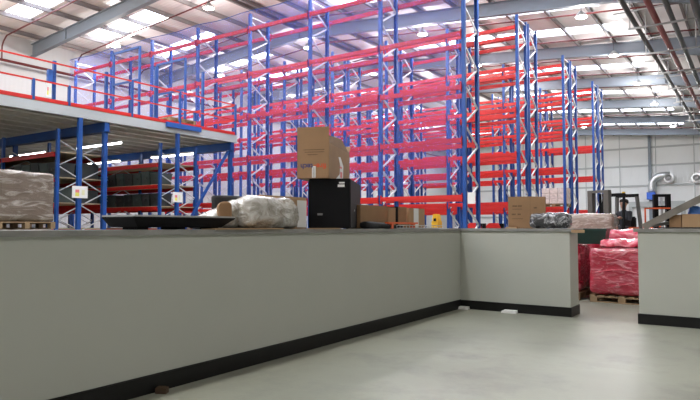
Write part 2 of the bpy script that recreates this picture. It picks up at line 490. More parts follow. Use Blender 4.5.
# safety netting hung on the front of the nearest row
nx, nz = 84, 24; x0, x1 = -6.9 - 7*BAY - .3, -6.95; z0, z1 = 2.7, 9.4
vs = []
for j in range(nz + 1):
    for i in range(nx + 1):
        x = x0 + (x1-x0)*i/nx; z = z0 + (z1-z0)*j/nz
        sag = .05 * math.sin(PI * ((x + 6.9) / BAY)) ** 2
        vs.append((x, 15.9 - .02 * math.sin(x*3.1) * math.sin(z*2.3), z - (sag if j == nz else 0)))
fs = [(j*(nx+1)+i, j*(nx+1)+i+1, (j+1)*(nx+1)+i+1, (j+1)*(nx+1)+i) for j in range(nz) for i in range(nx)]
net = empty('safety_net', (0, 0, 0), 0, 'fine violet blue safety netting hung across the nearest rack row', 'netting')
MB().add(vs, fs).build('netting', M['net'], net, smooth=True)
mb = MB(); mb.tube([(v[0], v[1], v[2]) for v in vs[-(nx+1):]], .014, 6)
mb.build('edge_rope', M['blue'], net)

# small things on the racking
def plate(name, c, w, h, ax, label, cat, parent_m=None, t=.006):
    """flat sign: ax 'x' faces +x, 'y' faces -y; three label panels"""
    e = empty(name, c, 0, label, cat)
    if ax == 'x':
        MB().box((0, -w/2, -h/2), (t, w/2, h/2)).build('sign_board', M['white'], e)
        MB().box((t, -w*.3, -h*.05), (t+.002, -w*.05, h*.2)).build('red_patch', M['labelred'], e)
        MB().box((t, -w*.3, -h*.35), (t+.002, -w*.05, -h*.05)).build('yellow_patch', M['labelyellow'], e)
        MB().box((t, w*.12, -h*.25), (t+.002, w*.3, h*.2)).build('pale_patch', M['labelpale'], e)
    else:
        MB().box((-w/2, -t, -h/2), (w/2, 0, h/2)).build('sign_board', M['white'], e)
        MB().box((-w*.3, -t-.002, -h*.05), (-w*.05, -t, h*.2)).build('red_patch', M['labelred'], e)
        MB().box((-w*.3, -t-.002, -h*.35), (-w*.05, -t, -h*.05)).build('yellow_patch', M['labelyellow'], e)
        MB().box((w*.12, -t-.002, -h*.25), (w*.3, -t, h*.2)).build('pale_patch', M['labelpale'], e)
    return e
c = at(470.5, 198, y=15.9)
tag(MB().box((c.x-.11, 15.955, c.z-.16), (c.x+.11, 15.99, c.z+.16)).build('load_notice', M['white']), 'blank white load notice on the end upright of the nearest rack', 'sign')

# pallet of pale boxes standing in the racking
def pallet_mb(w=1.2, d=1.0):
    mb = MB()
    for k in range(7):
        x = -w/2 + .05 + k * (w - .1) / 6
        mb.box((x-.05, -d/2, .122), (x+.05, d/2, .144))
    for y in (-d/2+.05, 0, d/2-.05):
        mb.box((-w/2, y-.05, .1), (w/2, y+.05, .122)); mb.box((-w/2, y-.05, 0), (w/2, y+.05, .022))
        for x in (-w/2+.07, 0, w/2-.07): mb.box((x-.07, y-.05, .022), (x+.07, y+.05, .1))
    return mb
def loaded(name, loc, w, d, h, wrap, label, cat, seed, rz_=0, group=None, cuts=0, amp=.025):
    e = empty(name, loc, rz_, label, cat, group)
    pallet_mb(w, d).build('timber_pallet', M['wood'], e)
    o = lumpy('wrapped_goods', w*.98, d*.98, h, wrap, e, seed, amp, .07, 3.0, 14)
    o.location = (0, 0, .146)
    return e
p = at(554, 206, y=28.1)
e = empty('palletised_load', (p.x, 28.48, LV[0] + .08), 0, 'small stack of pale printed cartons standing high in the racking', 'pallet load')
pallet_mb(1.1, .9).build('timber_pallet', M['wood'], e)
M['palecarton'] = mat('pale pink printed cartons', (.62, .53, .50), .6, var=.2, vs=9)
for j in range(3):
    for i in range(3):
        MB().box((-.54 + i*.365, -.42, .15 + j*.24), (-.54 + i*.365 + .35, .42, .15 + j*.24 + .225)).build('carton', M['palecarton'], e)

# ================================================================== mezzanine
MX, MZ0, MZ1, MY = -14.2, 4.27, 4.53, 14.25
mz = empty('mezzanine_platform', (0, 0, 0), 0, 'raised storage platform with blue columns, grey fascia and red handrails', 'mezzanine')
MB().box((XW + .5, -7, MZ1 - .05), (MX, MY, MZ1)).build('deck', M['chip'], mz)
MB().box((MX, -7, MZ0), (MX + .03, MY + .03, MZ1 - .02)).box((MX - .04, -7, MZ0), (MX, MY, MZ0 + .02)).box((MX-14, MY, MZ0), (MX, MY+.03, MZ1-.02)).build('fascia', M['fascia'], mz)
MB().box((MX - .02, -7, MZ1), (MX + .02, MY, MZ1 + .09)).box((MX-14, MY-.02, MZ1), (MX-.02, MY+.02, MZ1+.09)).build('toe_board', M['red'], mz)
for k in range(19):
    x = MX - .45 - .72 * k
    MB().box((x-.01, -7, MZ0+.03), (x+.01, MY, MZ1-.05)).box((x-.07, -7, MZ0+.01), (x+.07, MY, MZ0+.03)).box((x-.07, -7, MZ0+.03), (x-.055, MY, MZ0+.06)).build('joist', M['joist'], mz)
ycol = [at(106.3, 180, x=MX).y, MY - .15]
ycols = [ycol[0] - (ycol[1] - ycol[0]) * k for k in range(3, 0, -1)] + ycol
for yy in ycols:
    MB().box((MX-13.9, yy-.07, MZ0-.26), (MX, yy+.07, MZ0)).box((MX-13.9, yy-.1, MZ0-.26), (MX, yy+.1, MZ0-.245)).build('cross_beam', M['blue'], mz)
    for x in (MX - .1, MX - 4.7, MX - 9.3, MX - 13.6):
        MB().box((x-.055, yy-.055, 0), (x+.055, yy+.055, MZ0-.26)).box((x-.12, yy-.12, 0), (x+.12, yy+.12, .02)).build('column', M['blue'], mz)
MB().bar((MX-.1, MY-.25, MZ0-.3), (MX-.1, MY-3.0, .03), .07, .07, up=(1,0,0)).build('raking_brace', M['blue'], mz)
def rail(z, x, m='red'): MB().box((x-.02, -7, z-.018), (x+.02, MY, z+.018)).box((MX-14, MY-.02, z-.025), (x, MY+.02, z+.025)).build('handrail', M[m], mz)
rail(5.02, MX); rail(5.52, MX)
for px in (33, 69, 132, 180, 232):
    yy = at(px, 100, x=MX).y if px != 232 else MY - .03
    MB().box((MX-.03, yy-.03, MZ1), (MX+.03, yy+.03, 5.04 if px < 70 else 5.54)).build('handrail_post', M['blue'], mz)
for yy in (-5, -2, 1, 4): MB().box((MX-.035, yy-.035, MZ1), (MX+.035, yy+.035, 5.55)).build('handrail_post', M['blue'], mz)
for k in range(7): MB().box((MX-2-2*k-.035, MY-.035, MZ1), (MX-2-2*k+.035, MY+.035, 5.55)).build('handrail_post', M['blue'], mz)
# rack-leg style tall posts standing on the edge
for px, ptop in ((54.5, 61), (106.5, 72), (156, 67), (203, 72)):
    q = at(px, ptop, x=MX - .12)
    pst = MB().box((MX-.155, q.y-.035, MZ1), (MX-.085, q.y+.035, q.z)).box((MX-.2, q.y-.08, MZ1), (MX-.04, q.y+.08, MZ1+.02)).build('tall_post', M['blue'], mz)
    if px < 60: MB().box((MX-.16, q.y-.17, q.z-.75), (MX-.08, q.y-.05, q.z-.25)).build('guard_plate', M['lightblue'], pst)
# swing pallet gate bar
a, b_ = at(166, 126, x=MX + .05), at(200, 134, x=MX + .05)
MB().box((MX+.035, a.y, MZ1-.12), (MX+.12, b_.y, MZ1+.02)).build('gate_sill', M['lightblue'], mz)
# pallet on the deck
c = at(173, 118, x=MX - .8)
e = pallet_mb().build('timber_pallet', M['wood']); e.location = (MX - .95, c.y, MZ1)
tag(e, 'empty timber pallet on the raised platform behind its handrail', 'pallet')
e2 = e.copy(); COL.objects.link(e2); e2.location = (MX - .95, c.y + .03, MZ1 + .147); e2['label'] = 'upper empty timber pallet resting on another on the raised platform'
# blue portal frames of the pallet gates on the platform
def gate(c0, c1, zt, dx, label):
    e = empty('pallet_gate', (c1.x, c1.y, MZ1), 0, label, 'pallet gate', 'blue pallet gates on the platform')
    h = zt - MZ1; w = c1.x - c0.x
    for x in (0, -w):
        MB().box((x-.03, -.03, 0), (x+.03, .03, h)).build('post', M['blue'], e)
    MB().box((-w, -.03, h-.07), (0, .03, h)).build('top_bar', M['blue'], e)
    MB().box((-w, -.025, h-1.1), (0, .025, h-1.04)).build('middle_bar', M['blue'], e)
    return e
c1 = at(140, 46, x=-16.0); gate(at(114, 56, y=c1.y), c1, c1.z, -1.0, 'taller left blue pallet gate frame standing on the platform')
c1 = at(185.5, 57.7, x=-15.6); gate(at(157.5, 68, y=c1.y), c1, c1.z, -.9, 'right blue pallet gate frame standing on the platform')
c = at(48, 94, x=MX); plate('notice', (MX + .03, c.y, 4.82), .14, .34, 'x', 'small yellow and red notice on the platform handrail', 'sign')

# ------------------------------------------------------------------ shelving under the mezzanine
SLV = [.15, .8, 1.45, 2.10, 2.74, 3.38]
def shelf_rack(x_end, y0, y1, nb, bay, label, top=MZ0 - .3, lv=SLV):
    e = empty('shelf_rack', (x_end, y0, 0), 0, label, 'shelving rack', 'blue and red shelving under the platform')
    d = y1 - y0
    for k in range(nb + 1):
        x = -bay * k
        for yy in (0, d): MB().box((x-.045, yy-.035, 0), (x+.045, yy+.035, top)).build('upright', M['blue'], e)
        mb = MB(); z = .4; s = 0; pitch = .66
        while z + pitch < top:
            mb.bar((x-.02, 0, z), (x-.02, d, z+pitch), .02, .04, up=(1,0,0)); mb.bar((x+.02, d, z), (x+.02, 0, z+pitch), .02, .04, up=(1,0,0)); z += pitch * 1.0
        mb.build('bracing', M['galv'], e)
    for k in range(nb):
        for z in lv:
            for yy in (-.045, d+.045):
                MB().box((-bay*(k+1)+.05, yy-.02, z-.11), (-bay*k-.05, yy+.02, z)).box((-bay*(k+1)+.05, yy-.03, z-.04), (-bay*k-.05, yy+.03, z)).build('beam', M['red'], e)
    for z in lv: MB().box((-bay*nb+.02, -.02, z), (-.02+.02, d+.02, z+.02)).build('shelf_board', M['chip'], e)
    return e
ya0, ya1 = at(57, 180, x=MX-.3).y, at(103, 180, x=MX-.3).y + .02
yb0, yb1 = at(160, 180, x=MX-.3).y, at(195, 180, x=MX-.3).y
shelf_rack(MX-.3, ya0, ya1, 4, 2.7, 'nearer shelving rack under the platform with red beams and dark bins')
shelf_rack(MX-.3, yb0, yb1, 4, 2.7, 'farther shelving rack under the platform, nearer the tall racking')
# bins
def bin_mb(w=.36, d=.52, h=.3):
    mb = MB(); t = .02
    def ring(z, k): return [(-w/2*k, -d/2*k, z), (w/2*k, -d/2*k, z), (w/2*k, d/2*k, z), (-w/2*k, d/2*k, z)]
    o0, o1, i1, i0 = ring(0, .9), ring(h, 1), [(x*.9, y*.93, z) for x, y, z in ring(h, 1)], [(x*.9, y*.93, z+.03) for x, y, z in ring(0, .9)]
    vs = o0 + o1 + i1 + i0; fs = [(3,2,1,0)]
    for a in (0, 4, 8):
        for i in range(4): fs.append((a+i, a+(i+1)%4, a+4+(i+1)%4, a+4+i))
    fs.append((12,13,14,15)); mb.add(vs, fs)
    mb.box((-w/2-.012, -d/2-.012, h-.035), (w/2+.012, -d/2, h)); mb.box((-w/2-.012, d/2, h-.035), (w/2+.012, d/2+.012, h))
    mb.box((-.06, -d/2-.02, h*.45), (.06, -d/2*.95, h*.6))
    return mb
proto = {}
cnt = 0
for row, (y0, y1, nm) in enumerate(((ya0, ya1, 'nearer'), (yb0, yb1, 'farther'))):
    for li, z in enumerate((2.10, 2.74)):
        for side, yy in ((0, y0 + .3),) + (((1, y1 - .32),) if row == 0 else ()):
            for i in range(24 if row == 0 else 26):
                x = MX - .62 - i * .42 - .25 * (i // 6)
                if x < MX - 11: continue
                if rnd.random() < .1: continue
                key = rnd.random() < .35
                if key not in proto:
                    o = bin_mb(h=.38).build('storage_bin', M['bin2' if key else 'bin']); proto[key] = o
                else:
                    o = proto[key].copy(); COL.objects.link(o)
                o.location = (x, yy, z + .022); o.scale = (1, 1, rnd.choice((1, 1, 1.08, .92)))
                lab = '%s plastic bin in the %s, %s shelf of the %s shelving rack' % ('greenish grey' if key else 'dark grey', 'front row' if side == 0 else 'back row', ('lower', 'upper')[li], nm)
                tag(o, lab, 'storage bin', 'storage bins on the %s %s shelf, %s, %s' % (nm, ('lower', 'upper')[li], 'green' if key else 'dark', 'front' if side == 0 else 'back'))
                o['group'] = 'bins: ' + lab
# end-of-rack cartons visible under the platform
c = at(80, 192, x=MX)
ym = at(80, 180, x=MX+.05).y
MB().box((MX-.05, ym-.05, 0), (MX+.05, ym+.05, MZ0)).build('column', M['blue'], mz)
plate('notice', (MX + .055, ym, at(80, 192, x=MX+.1).z), .42, .3, 'x', 'white notice with red and yellow patches on the column left of the black board', 'sign')
c = at(175, 197, x=MX+.1)
MB().box((MX-.05, at(177, 180, x=MX).y-.045, 0), (MX+.05, at(177, 180, x=MX).y+.045, MZ0)).build('column', M['blue'], mz)
plate('notice', (MX + .055, at(176.5, 180, x=MX).y, c.z), .34, .3, 'x', 'white notice with red and yellow patches on the column right of centre of the platform', 'sign')

# batten lights under the mezzanine
def batten(p, q, label, group='strip lights under the platform', r=.024):
    hw = .07 if r > .022 else .035
    p, q = Vector(p), Vector(q)
    e = empty('strip_light', (p + q) / 2, 0, label, 'strip light', group)
    c = (p + q) / 2
    MB().bar(p - c + Vector((0,0,.05)), q - c + Vector((0,0,.05)), hw, .05).build('housing', M['white'], e)
    MB().tube([p - c, q - c], r, 8).build('tube', M['tube'], e)
    return e
for k, (px, py) in enumerate(((88, 143), (58, 155), (160, 153), (28, 133), (80, 161), (20, 168), (185, 159))):
    pass
zb = MZ0 - .35
lt = [('nearest the shelf rack end', at(87, 144, z=3.95)), ('beyond the farther shelving rack', at(162, 153, z=3.95)), ('far left under the platform', at(20, 170, z=3.4))]
batten((-17.2, 10.5, 3.9), (-15.0, 10.5, 3.9), 'strip light under the platform between the two shelving racks, nearer end')
batten((-21.2, 10.5, 3.9), (-19.0, 10.5, 3.9), 'strip light under the platform between the two shelving racks, farther end')
batten((-17.4, 13.4, 3.9), (-15.2, 13.4, 3.9), 'strip light under the platform beside the tall racking, nearer end')
batten((-21.4, 13.4, 3.9), (-19.2, 13.4, 3.9), 'strip light under the platform beside the tall racking, farther end')
batten((-19.4, 6.9, 3.9), (-17.2, 6.9, 3.9), 'strip light under the platform in front of the nearer shelving rack')

# ================================================================== services on the roof
# sprinkler pipe along the left wall, risers and branches that follow the roof
sp = empty('sprinkler_pipework', (0, 0, 0), 0, 'dark red sprinkler pipes along the left wall and across the roof', 'pipework')
MB().tube([(XW+.5, YF+.2, 9.3), (XW+.5, YB-.3, 9.3)], .07, 8).build('main_pipe', M['spark'], sp)
yb = at(2, 50, x=XW+.5).y
ys = [yb - 3.75 * 2 + 3.75 * k for k in range(17)]
for yy in ys:
    if yy > YB - 1: continue
    o = .42
    MB().tube([(XW+.5, yy, 9.3), (XW+.5, yy, rz(XW)-o-.35), (XW+.62, yy, rz(XW)-o-.15), (XW+.9, yy, rz(XW+.9)-o), (XR, yy, ZR-o), (XE-1, yy, rz(XE-1)-o)], .035, 6).build('branch_pipe', M['spark'], sp)

def trunk_pipe(x, z, r, m, label, name='roof_pipe'):
    return tag(MB().tube([(x, YF+1, z), (x, YB-.4, z)], r, 12).build(name, m, smooth=True), label, 'pipe')
trunk_pipe(-2.8, 8.85, .1, M['redpipe'], 'large dark red pipe running under the roof at the right')
trunk_pipe(-3.5, 8.85, .085, M['darkpipe'], 'dark grey pipe under the roof, left of the red pipe')
trunk_pipe(-2.35, 8.95, .09, M['darkpipe'], 'dark grey pipe under the roof, right of the red pipe')
trunk_pipe(-1.5, 8.7, .12, M['darkpipe'], 'thick dark grey pipe under the roof at the right edge')
for k in range(11):
    yy = 12.0 + 3.8 * k
    e = empty('pipe_hanger', (-2.6, yy, 8.6), 0, 'grey channel trapeze hanger carrying the roof pipes', 'pipe hanger', 'trapeze hangers under the right hand roof')
    MB().box((-1.1, -.03, 0), (1.7, .03, .06)).build('cross_bar', M['strut'], e)
    for x in (-1.05, .75): MB().box((x-.02, -.02, .06), (x+.02, .02, rz(-2.6+x)-8.6-.02)).build('hanger_rod', M['strut'], e)
    if True: MB().box((-1.6, -.02, 1.0-.35), (.2, .02, .7)).build('upper_bar', M['strut'], e)
# frames around the dark ducts
# high bay lamps
LZ = .62
lamps = [(x, y) for x in (-25.4, -19.0, -12.4, -5.5) for y in (-3.5, 3.5, 10.5, 17.4, 24.2, 30.6, 37.4, 44.3, 54.9)] + [(3.0, y) for y in (-3.5, 3.5, 10.5, 24.2, 37.4)]
hb0 = None
dn = {}
ld = bpy.data.lights.new('high_bay_light', 'POINT'); ld.energy = 290; ld.color = (1, .975, .94); ld.shadow_soft_size = .2
ld2 = bpy.data.lights.new('high_bay_light', 'POINT'); ld2.energy = 260; ld2.color = (1, .975, .94); ld2.shadow_soft_size = .2
ld3 = ld2.copy(); ld3.energy = 140
for i, (x, y) in enumerate(lamps):
    z = rz(x) - .85
    if hb0 is None:
        e = empty('high_bay_lamp', (x, y, z), 0, None, 'ceiling lamp', 'high bay lamps under the roof'); hb0 = e
        MB().tube([(0,0,.24), (0,0,.2), (0,0,.1), (0,0,.02)], [.07, .1, .2, .24], 16).build('reflector', M['strut'], e, smooth=True)
        MB().tube([(0,0,.021), (0,0,.0), (0,0,-.03)], [.22, .22, .14], 16).build('lens', M['lamp'], e, smooth=True)
        MB().tube([(0,0,.24), (0,0,.83)], .012, 6).build('suspension', M['darkpipe'], e)
    else:
        e = copy_tree(hb0); e.location = (x, y, z)
    row = {-25.4: 'row along the left roof edge', -19.0: 'row under the ridge', -12.4: 'row over the middle of the racking', -5.5: 'row past the racking ends', 3.0: 'right hand row'}[x]
    e['label'] = 'high bay lamp in the %s, %s' % (row, 'near the front' if y < 20 else 'over the racking' if y < 36 else 'far down the hall')
    e['group'] = 'high bay lamps, %s, %s' % (row, 'front' if y < 20 else 'middle' if y < 36 else 'back')
    base = ld3 if x > 0 else ld if y > 12 or x < -15 else ld2
    if base.name not in dn:
        sp_ = bpy.data.lights.new('high_bay_down_light', 'SPOT'); sp_.energy = base.energy * 2.3; sp_.color = base.color; sp_.shadow_soft_size = .2; sp_.spot_size = R(160); sp_.spot_blend = .5; dn[base.name] = sp_
    lo = bpy.data.objects.new('high_bay_down_light', dn[base.name]); COL.objects.link(lo); lo.location = (x, y, z - .06)
    lo = bpy.data.objects.new('high_bay_light', ld3 if x > 0 else ld if y > 12 or x < -15 else ld2); COL.objects.link(lo); lo.location = (x, y, z - .26)
# long tube light under the left roof slope
a = at(107, 47, z=10.55); 
bx = at(168, 18, z=11.1)
batten(a, bx, 'long slim tube light under the left roof slope beside the skylight', 'strip lights under the roof', .02)

# duct with elbow in the far hall
c = at(652, 196, y=YB-.75)
k = (Vector(c) - Vector((0, 0, H))).length
e = empty('extraction_duct', (c.x, YB-.75, 0), 0, 'silver elbow duct rising from a blue box by the far wall', 'duct')
s = 60 / 602 * 1.0
ztop = at(655, 176, y=YB-.75).z; rd = (at(661, 196, y=60).x - at(655.5, 196, y=60).x) * .72
pts = [(0, 0, c.z + .3)] + [(0, 0, c.z + .3 + (ztop - c.z - 1.2) * t) for t in (.5, 1)]
cx, cz, rr = 1.0, ztop - .9, 1.0
for i in range(1, 7):
    a_ = PI - i * PI / 12
    pts.append((cx + rr * math.cos(a_), 0, cz + rr * math.sin(a_) * .95))
pts.append((1.6, 0, cz + .95))
MB().tube(pts, rd, 16).build('duct_elbow', M['duct'], e, smooth=True)
MB().box((-rd*1.3, -.5, c.z - .35), (rd*1.0, .5, c.z + .35)).build('blue_housing', M['bluebox'], e)
for xx, lab in ((at(669, 178, y=YB-.5), 'left'), (at(697, 178, y=YB-.5), 'right')):
    f = MB()
    for j in range(5): f.tube([(0, -.02 - .09*j, 0), (0, .0 - .09*j, 0)], [rd*(1.45-.08*j), rd*(1.45-.08*j)], 20)
    f.tube([(0, .4, 0), (0, -.38, 0)], rd*.98, 20)
    o = f.build('wall_fan', M['duct'], smooth=False); o.location = (xx.x, YB-.62, xx.z)
    MB().tube([(0, -.40, 0), (0, -.385, 0)], rd*.7, 20).build('outlet_mouth_shade', M['grey'], o)  # dark disc painted in for the shade inside the hollow outlet
    tag(o, '%s silver round ventilation outlet on the far wall' % lab, 'ventilation outlet')

# ================================================================== pallet loads on the left, behind the wall
RX = at(52, 200, x=-12.6)
def stack_load(loc, rot, sz, wrap, seed, label, name='wrapped_pallet_load', h=1.15, cat='pallet load', group=None):
    return loaded(name, loc, sz[0], sz[1], h, wrap, label, cat, seed, rot, group)
yl = RX.y
stack_load((-13.12, yl - .53, 0), 0, (1.1, 1.2), M['clearwrap'], 3, 'lower film wrapped pallet load beneath the one with brown cartons', h=1.315)
top_h = at(30, 171.5, x=-12.6).z
stack_load((-13.12, yl - .53, 1.465), 0, (1.1, 1.2), M['clearwrap'], 5, 'film wrapped brown carton pallet load at the left edge of the photo', h=top_h - 1.465 - .14)

# ================================================================== things on the partition caps
def on(px, x=-4.87, py=227): return at(px, py, x=x)
ZC = CAP
# black shallow board
a, b_ = on(103, x=-5.08), on(235, x=-4.62)
L = b_.y - a.y
e = empty('black_board', (-4.86, (a.y + b_.y)/2, ZC + .022), 0, 'long flat black board with a grey rim lying on the left wall cap', 'board')
mb = MB()
hh = .088
v0 = [(-.21, -L/2+.07, 0), (.2, -L/2+.07, 0), (.2, L/2-.16, 0), (-.21, L/2-.16, 0)]
v1 = [(-.24, -L/2, hh), (.24, -L/2, hh), (.24, L/2, hh), (-.24, L/2, hh)]
mb.add(v0+v1, [(3,2,1,0),(4,5,6,7),(0,1,5,4),(1,2,6,5),(2,3,7,6),(3,0,4,7)])
mb.box((-.24, -L/2, hh), (.24, L/2, hh+.01)); mb.build('board_body', M['black'], e)
MB().box((-.24, -L/2, hh+.01), (.245, L/2, hh+.026)).build('grey_rim', M['strut'], e)
for y in (-L*.35, 0, L*.35): MB().box((-.12, y-.05, -.021), (.13, y+.05, .0)).build('foot', M['black'], e)

# off white bags
a, b_ = on(237), on(299)
w = .42; Lb = b_.y - a.y - .1
hb = at(265, 198, x=-4.85).z - ZC
o = lumpy('plastic_bag', w, Lb, hb, M['bagfilm'], None, 11, .035, .14, 4.0, 16, taper=.14)
o.location = (-4.86, (a.y+b_.y)/2 - .08, ZC+.006)
tag(o, 'large off white plastic bag, tightly stuffed, left of the black case', 'bag')
a, b_ = on(203, x=-4.95), on(243, x=-4.95)
e = empty('plastic_bag', (-4.98, (a.y+b_.y)/2, ZC+.006), 0, 'smaller white bag with a brown patch, behind the end of the black board', 'bag')
hb2 = at(230, 201, x=-4.95).z - ZC
bm_ = lumpy('bag_body', .26, b_.y-a.y+.3, hb2, M['bagfilm'], e, 12, .02, .1, 4.0, 12, taper=0)
for v in bm_.data.vertices:        # ramps down to its left end
    t = (v.co.y / (b_.y-a.y+.3)) + .5
    v.co.z *= min(1, .25 + t * 1.1)
pt = MB(); c = on(228, x=-4.8); yc = c.y - (a.y+b_.y)/2
pt.tube([(.128, yc-.06, hb2*.45), (.138, yc-.06, hb2*.45)], .001, 4)
brown = lumpy('brown_patch', .07, .2, hb2*.72, M['card'], e, 4, .008, .07, 5, 8); brown.location = (.105, yc+.0, hb2*.22)
# black sheet draped behind bags
a, b_ = at(212, 200, x=-5.12), at(298, 199, x=-5.12)
o = lumpy('folded_sheet', .1, b_.y-a.y, at(260, 197.3, x=-5.1).z-ZC, M['blackcloth'], None, 21, .012, .04, 5, 10, taper=.0)
o.location = (-5.1, (a.y+b_.y)/2, ZC); tag(o, 'black folded sheet standing behind the off white bags', 'sheet')
# flattened cardboard under bag
c0, c1 = on(210, x=-4.62, py=229), on(278, x=-4.62, py=229)
o = MB().box((-4.75, c0.y, ZC), (-4.53, c1.y, ZC+.012)).build('cardboard_sheet', M['card2']); tag(o, 'flat strip of cardboard under the large off white bag', 'cardboard')
c0, c1 = on(312, x=-4.62, py=229), on(336, x=-4.62, py=229)
o = MB().box((-4.66, c0.y-.05, ZC), (-4.54, c1.y, ZC+.012)).build('cardboard_sheet', M['card2']); tag(o, 'small flat scrap of cardboard at the foot of the black case', 'cardboard')

def carton(name, loc, rz_, w, d, h, m, label, cat='cardboard box', tape=True, group=None, tilt=0):
    e = empty(name, loc, rz_, label, cat, group)
    MB().box((-w/2, -d/2, 0), (w/2, d/2, h)).build('box_body', m, e, bevel=.006)
    if tape:
        MB().box((-w/2, -.025, h), (w/2, .025, h+.0015)).box((-w/2-.0015, -.025, h*.75), (-w/2, .025, h)).box((w/2, -.025, h*.75), (w/2+.0015, .025, h)).build('packing_tape', M['tape'], e)
        MB().box((-w/2, -.002, h+.0015), (w/2, .002, h+.003)).build('flap_joint', M['cardin'], e)
    return e
# cardboard box behind bag, with a white paper
a, b_ = on(262, x=-4.89), on(306.5, x=-4.89)
hz = at(290, 197, x=-4.95).z - ZC
cb = carton('cardboard_box', (-5.0, (a.y+b_.y)/2, ZC+.001), R(0), .22, b_.y-a.y, hz, M['card2'], 'pale cardboard box between the off white bag and the black case', tape=False)
MB().box((.112, (b_.y-a.y)/2-.2, .02), (.116, (b_.y-a.y)/2-.01, hz*.9)).build('paper_sheet', M['white'], cb)

# black case with cardboard box on top (both turned to face the camera)
A = at(308.5, 227, x=-4.97); 
def facing(px0, px1, px2, dist_x, w_front=None):
    pass
p0 = at(308.2, 226.5, x=-4.78)      # front left bottom corner
# choose a front face direction so that the right hand side recedes
ang = R(27)                           # front face runs along this direction in plan
fd = Vector((math.cos(ang), math.sin(ang)))
def solve_len(p, dirv, px):
    d = ray(px, 200); d = Vector((d.x, d.y))
    # p + t*dirv = s*d
    det = dirv.x * (-d.y) + d.x * dirv.y
    return (-p.x * -d.y + d.x * -p.y) / det
pp = Vector((p0.x, p0.y))
pp = Vector((-5.02, at(308.2, 220, x=-5.02).y))
wf = abs(solve_len(pp, fd, 350.5))
back = Vector((-fd.y, fd.x))
q2 = pp + fd * wf
dep = abs(solve_len(q2, back, 360.5))
zc_top = H + (227 - 177.5) / FPX * (q2.length * .985)
hcase = zc_top - ZC
print('case', wf, dep, hcase)
e = empty('black_case', (pp.x, pp.y, ZC), ang, 'black upright equipment case with a cardboard box on top', 'case')
MB().box((0, 0, .008), (wf, dep, hcase)).build('case_body', M['black'], e, bevel=.012)
for x in (.05, wf-.05):
    for y in (.05, dep-.05): MB().tube([(x, y, 0), (x, y, .01)], .02, 8).build('foot', M['rubber'], e)
MB().box((wf*.70, -.003, hcase*.83), (wf*.86, 0, hcase*.88)).box((wf*.73, -.003, hcase*.90), (wf*.86, 0, hcase*.93)).build('white_label', M['white'], e)
MB().tube([(wf+.0, dep*.35, hcase*.38), (wf+.006, dep*.35, hcase*.38)], .012, 10).build('lock', M['galv'], e)
MB().box((wf*.22, -.006, hcase*.27), (wf*.34, 0, hcase*.31)).build('latch', M['grey'], e)

# open cardboard box on the case
zt = ZC + hcase + .001
ang2 = R(22)
fd2 = Vector((math.cos(ang2), math.sin(ang2))); bk2 = Vector((-fd2.y, fd2.x))
pl = pp + Vector((0, 0)) + back * .02
d = ray(297, 200); d2 = Vector((d.x, d.y)).normalized()
pl = d2 * (pp.length - .02)
w2 = abs(solve_len(pl, fd2, 329)); q = pl + fd2 * w2
d3 = abs(solve_len(q, bk2, 349.5))
hbx = (180.0 - 144.5) / FPX * pl.length * .99
print('box', w2, d3, hbx)
e = empty('cardboard_box', (pl.x, pl.y, zt), ang2, 'open brown cardboard box printed upside down, on top of the black case', 'cardboard box')
t = .006
mb = MB()
mb.box((0, 0, 0), (w2, d3, t)); mb.box((0, 0, 0), (w2, t, hbx)); mb.box((0, d3-t, 0), (w2, d3, hbx)); mb.box((0, 0, 0), (t, d3, hbx)); mb.box((w2-t, 0, 0), (w2, d3, hbx))
mb.build('box_body', [M['card']], e)
fl = (145 - 129) / FPX * pl.length
MB().bar((w2/2, t/2, hbx), (w2/2-.0, t/2 - .01, hbx + fl), w2, t, up=(0, 1, 0)).build('front_flap', M['card'], e)
MB().add([(w2, 0.01, hbx), (w2, d3, hbx), (w2-.02, d3*.62, hbx+fl*.75), (w2-.03, .02, hbx+fl*.5), (w2-t, 0.01, hbx), (w2-t, d3, hbx), (w2-.02-t, d3*.62, hbx+fl*.75), (w2-.03-t, .02, hbx+fl*.5)],
         [(0,1,2,3),(7,6,5,4),(0,4,5,1),(1,5,6,2),(2,6,7,3),(3,7,4,0)]).build('side_flap', M['cardin'], e)
MB().bar((w2/2, d3-t/2, hbx), (w2/2, d3 + .12, hbx + fl*.6), w2*.96, t, up=(0, 1, 0)).build('back_flap', M['cardin'], e)
fs_ = .1
RT = (R(90), R(180), 0)
lettering('blue_lettering', 'tech', fs_, M['printblue'], e, (w2*.30, -.0012, hbx*.345), RT)
lettering('red_lettering', 'fire-', fs_, M['printred'], e, (w2*.72, -.0012, hbx*.345), RT)
mb = MB()
for zz, x0_, x1_ in ((.80, .2, .86), (.735, .24, .86), (.66, .33, .64)):
    x = x0_
    while x < x1_:
        ww = rnd.uniform(.02, .05); mb.box((w2*x, -.0012, hbx*zz), (w2*min(x+ww, x1_), 0, hbx*(zz+.018))); x += ww + .012
mb.build('small_print', M['printdark'], e)
MB().box((w2*.47, -.0016, .006), (w2*.58, 0, hbx*.34)).build('paper_label', M['white'], e)
bl = MB()
for k in range(9): bl.box((w2*.49, -.0024, hbx*(.03+.032*k)), (w2*.56, -.0016, hbx*(.045+.032*k)))
bl.build('label_marks', M['grey'], e)
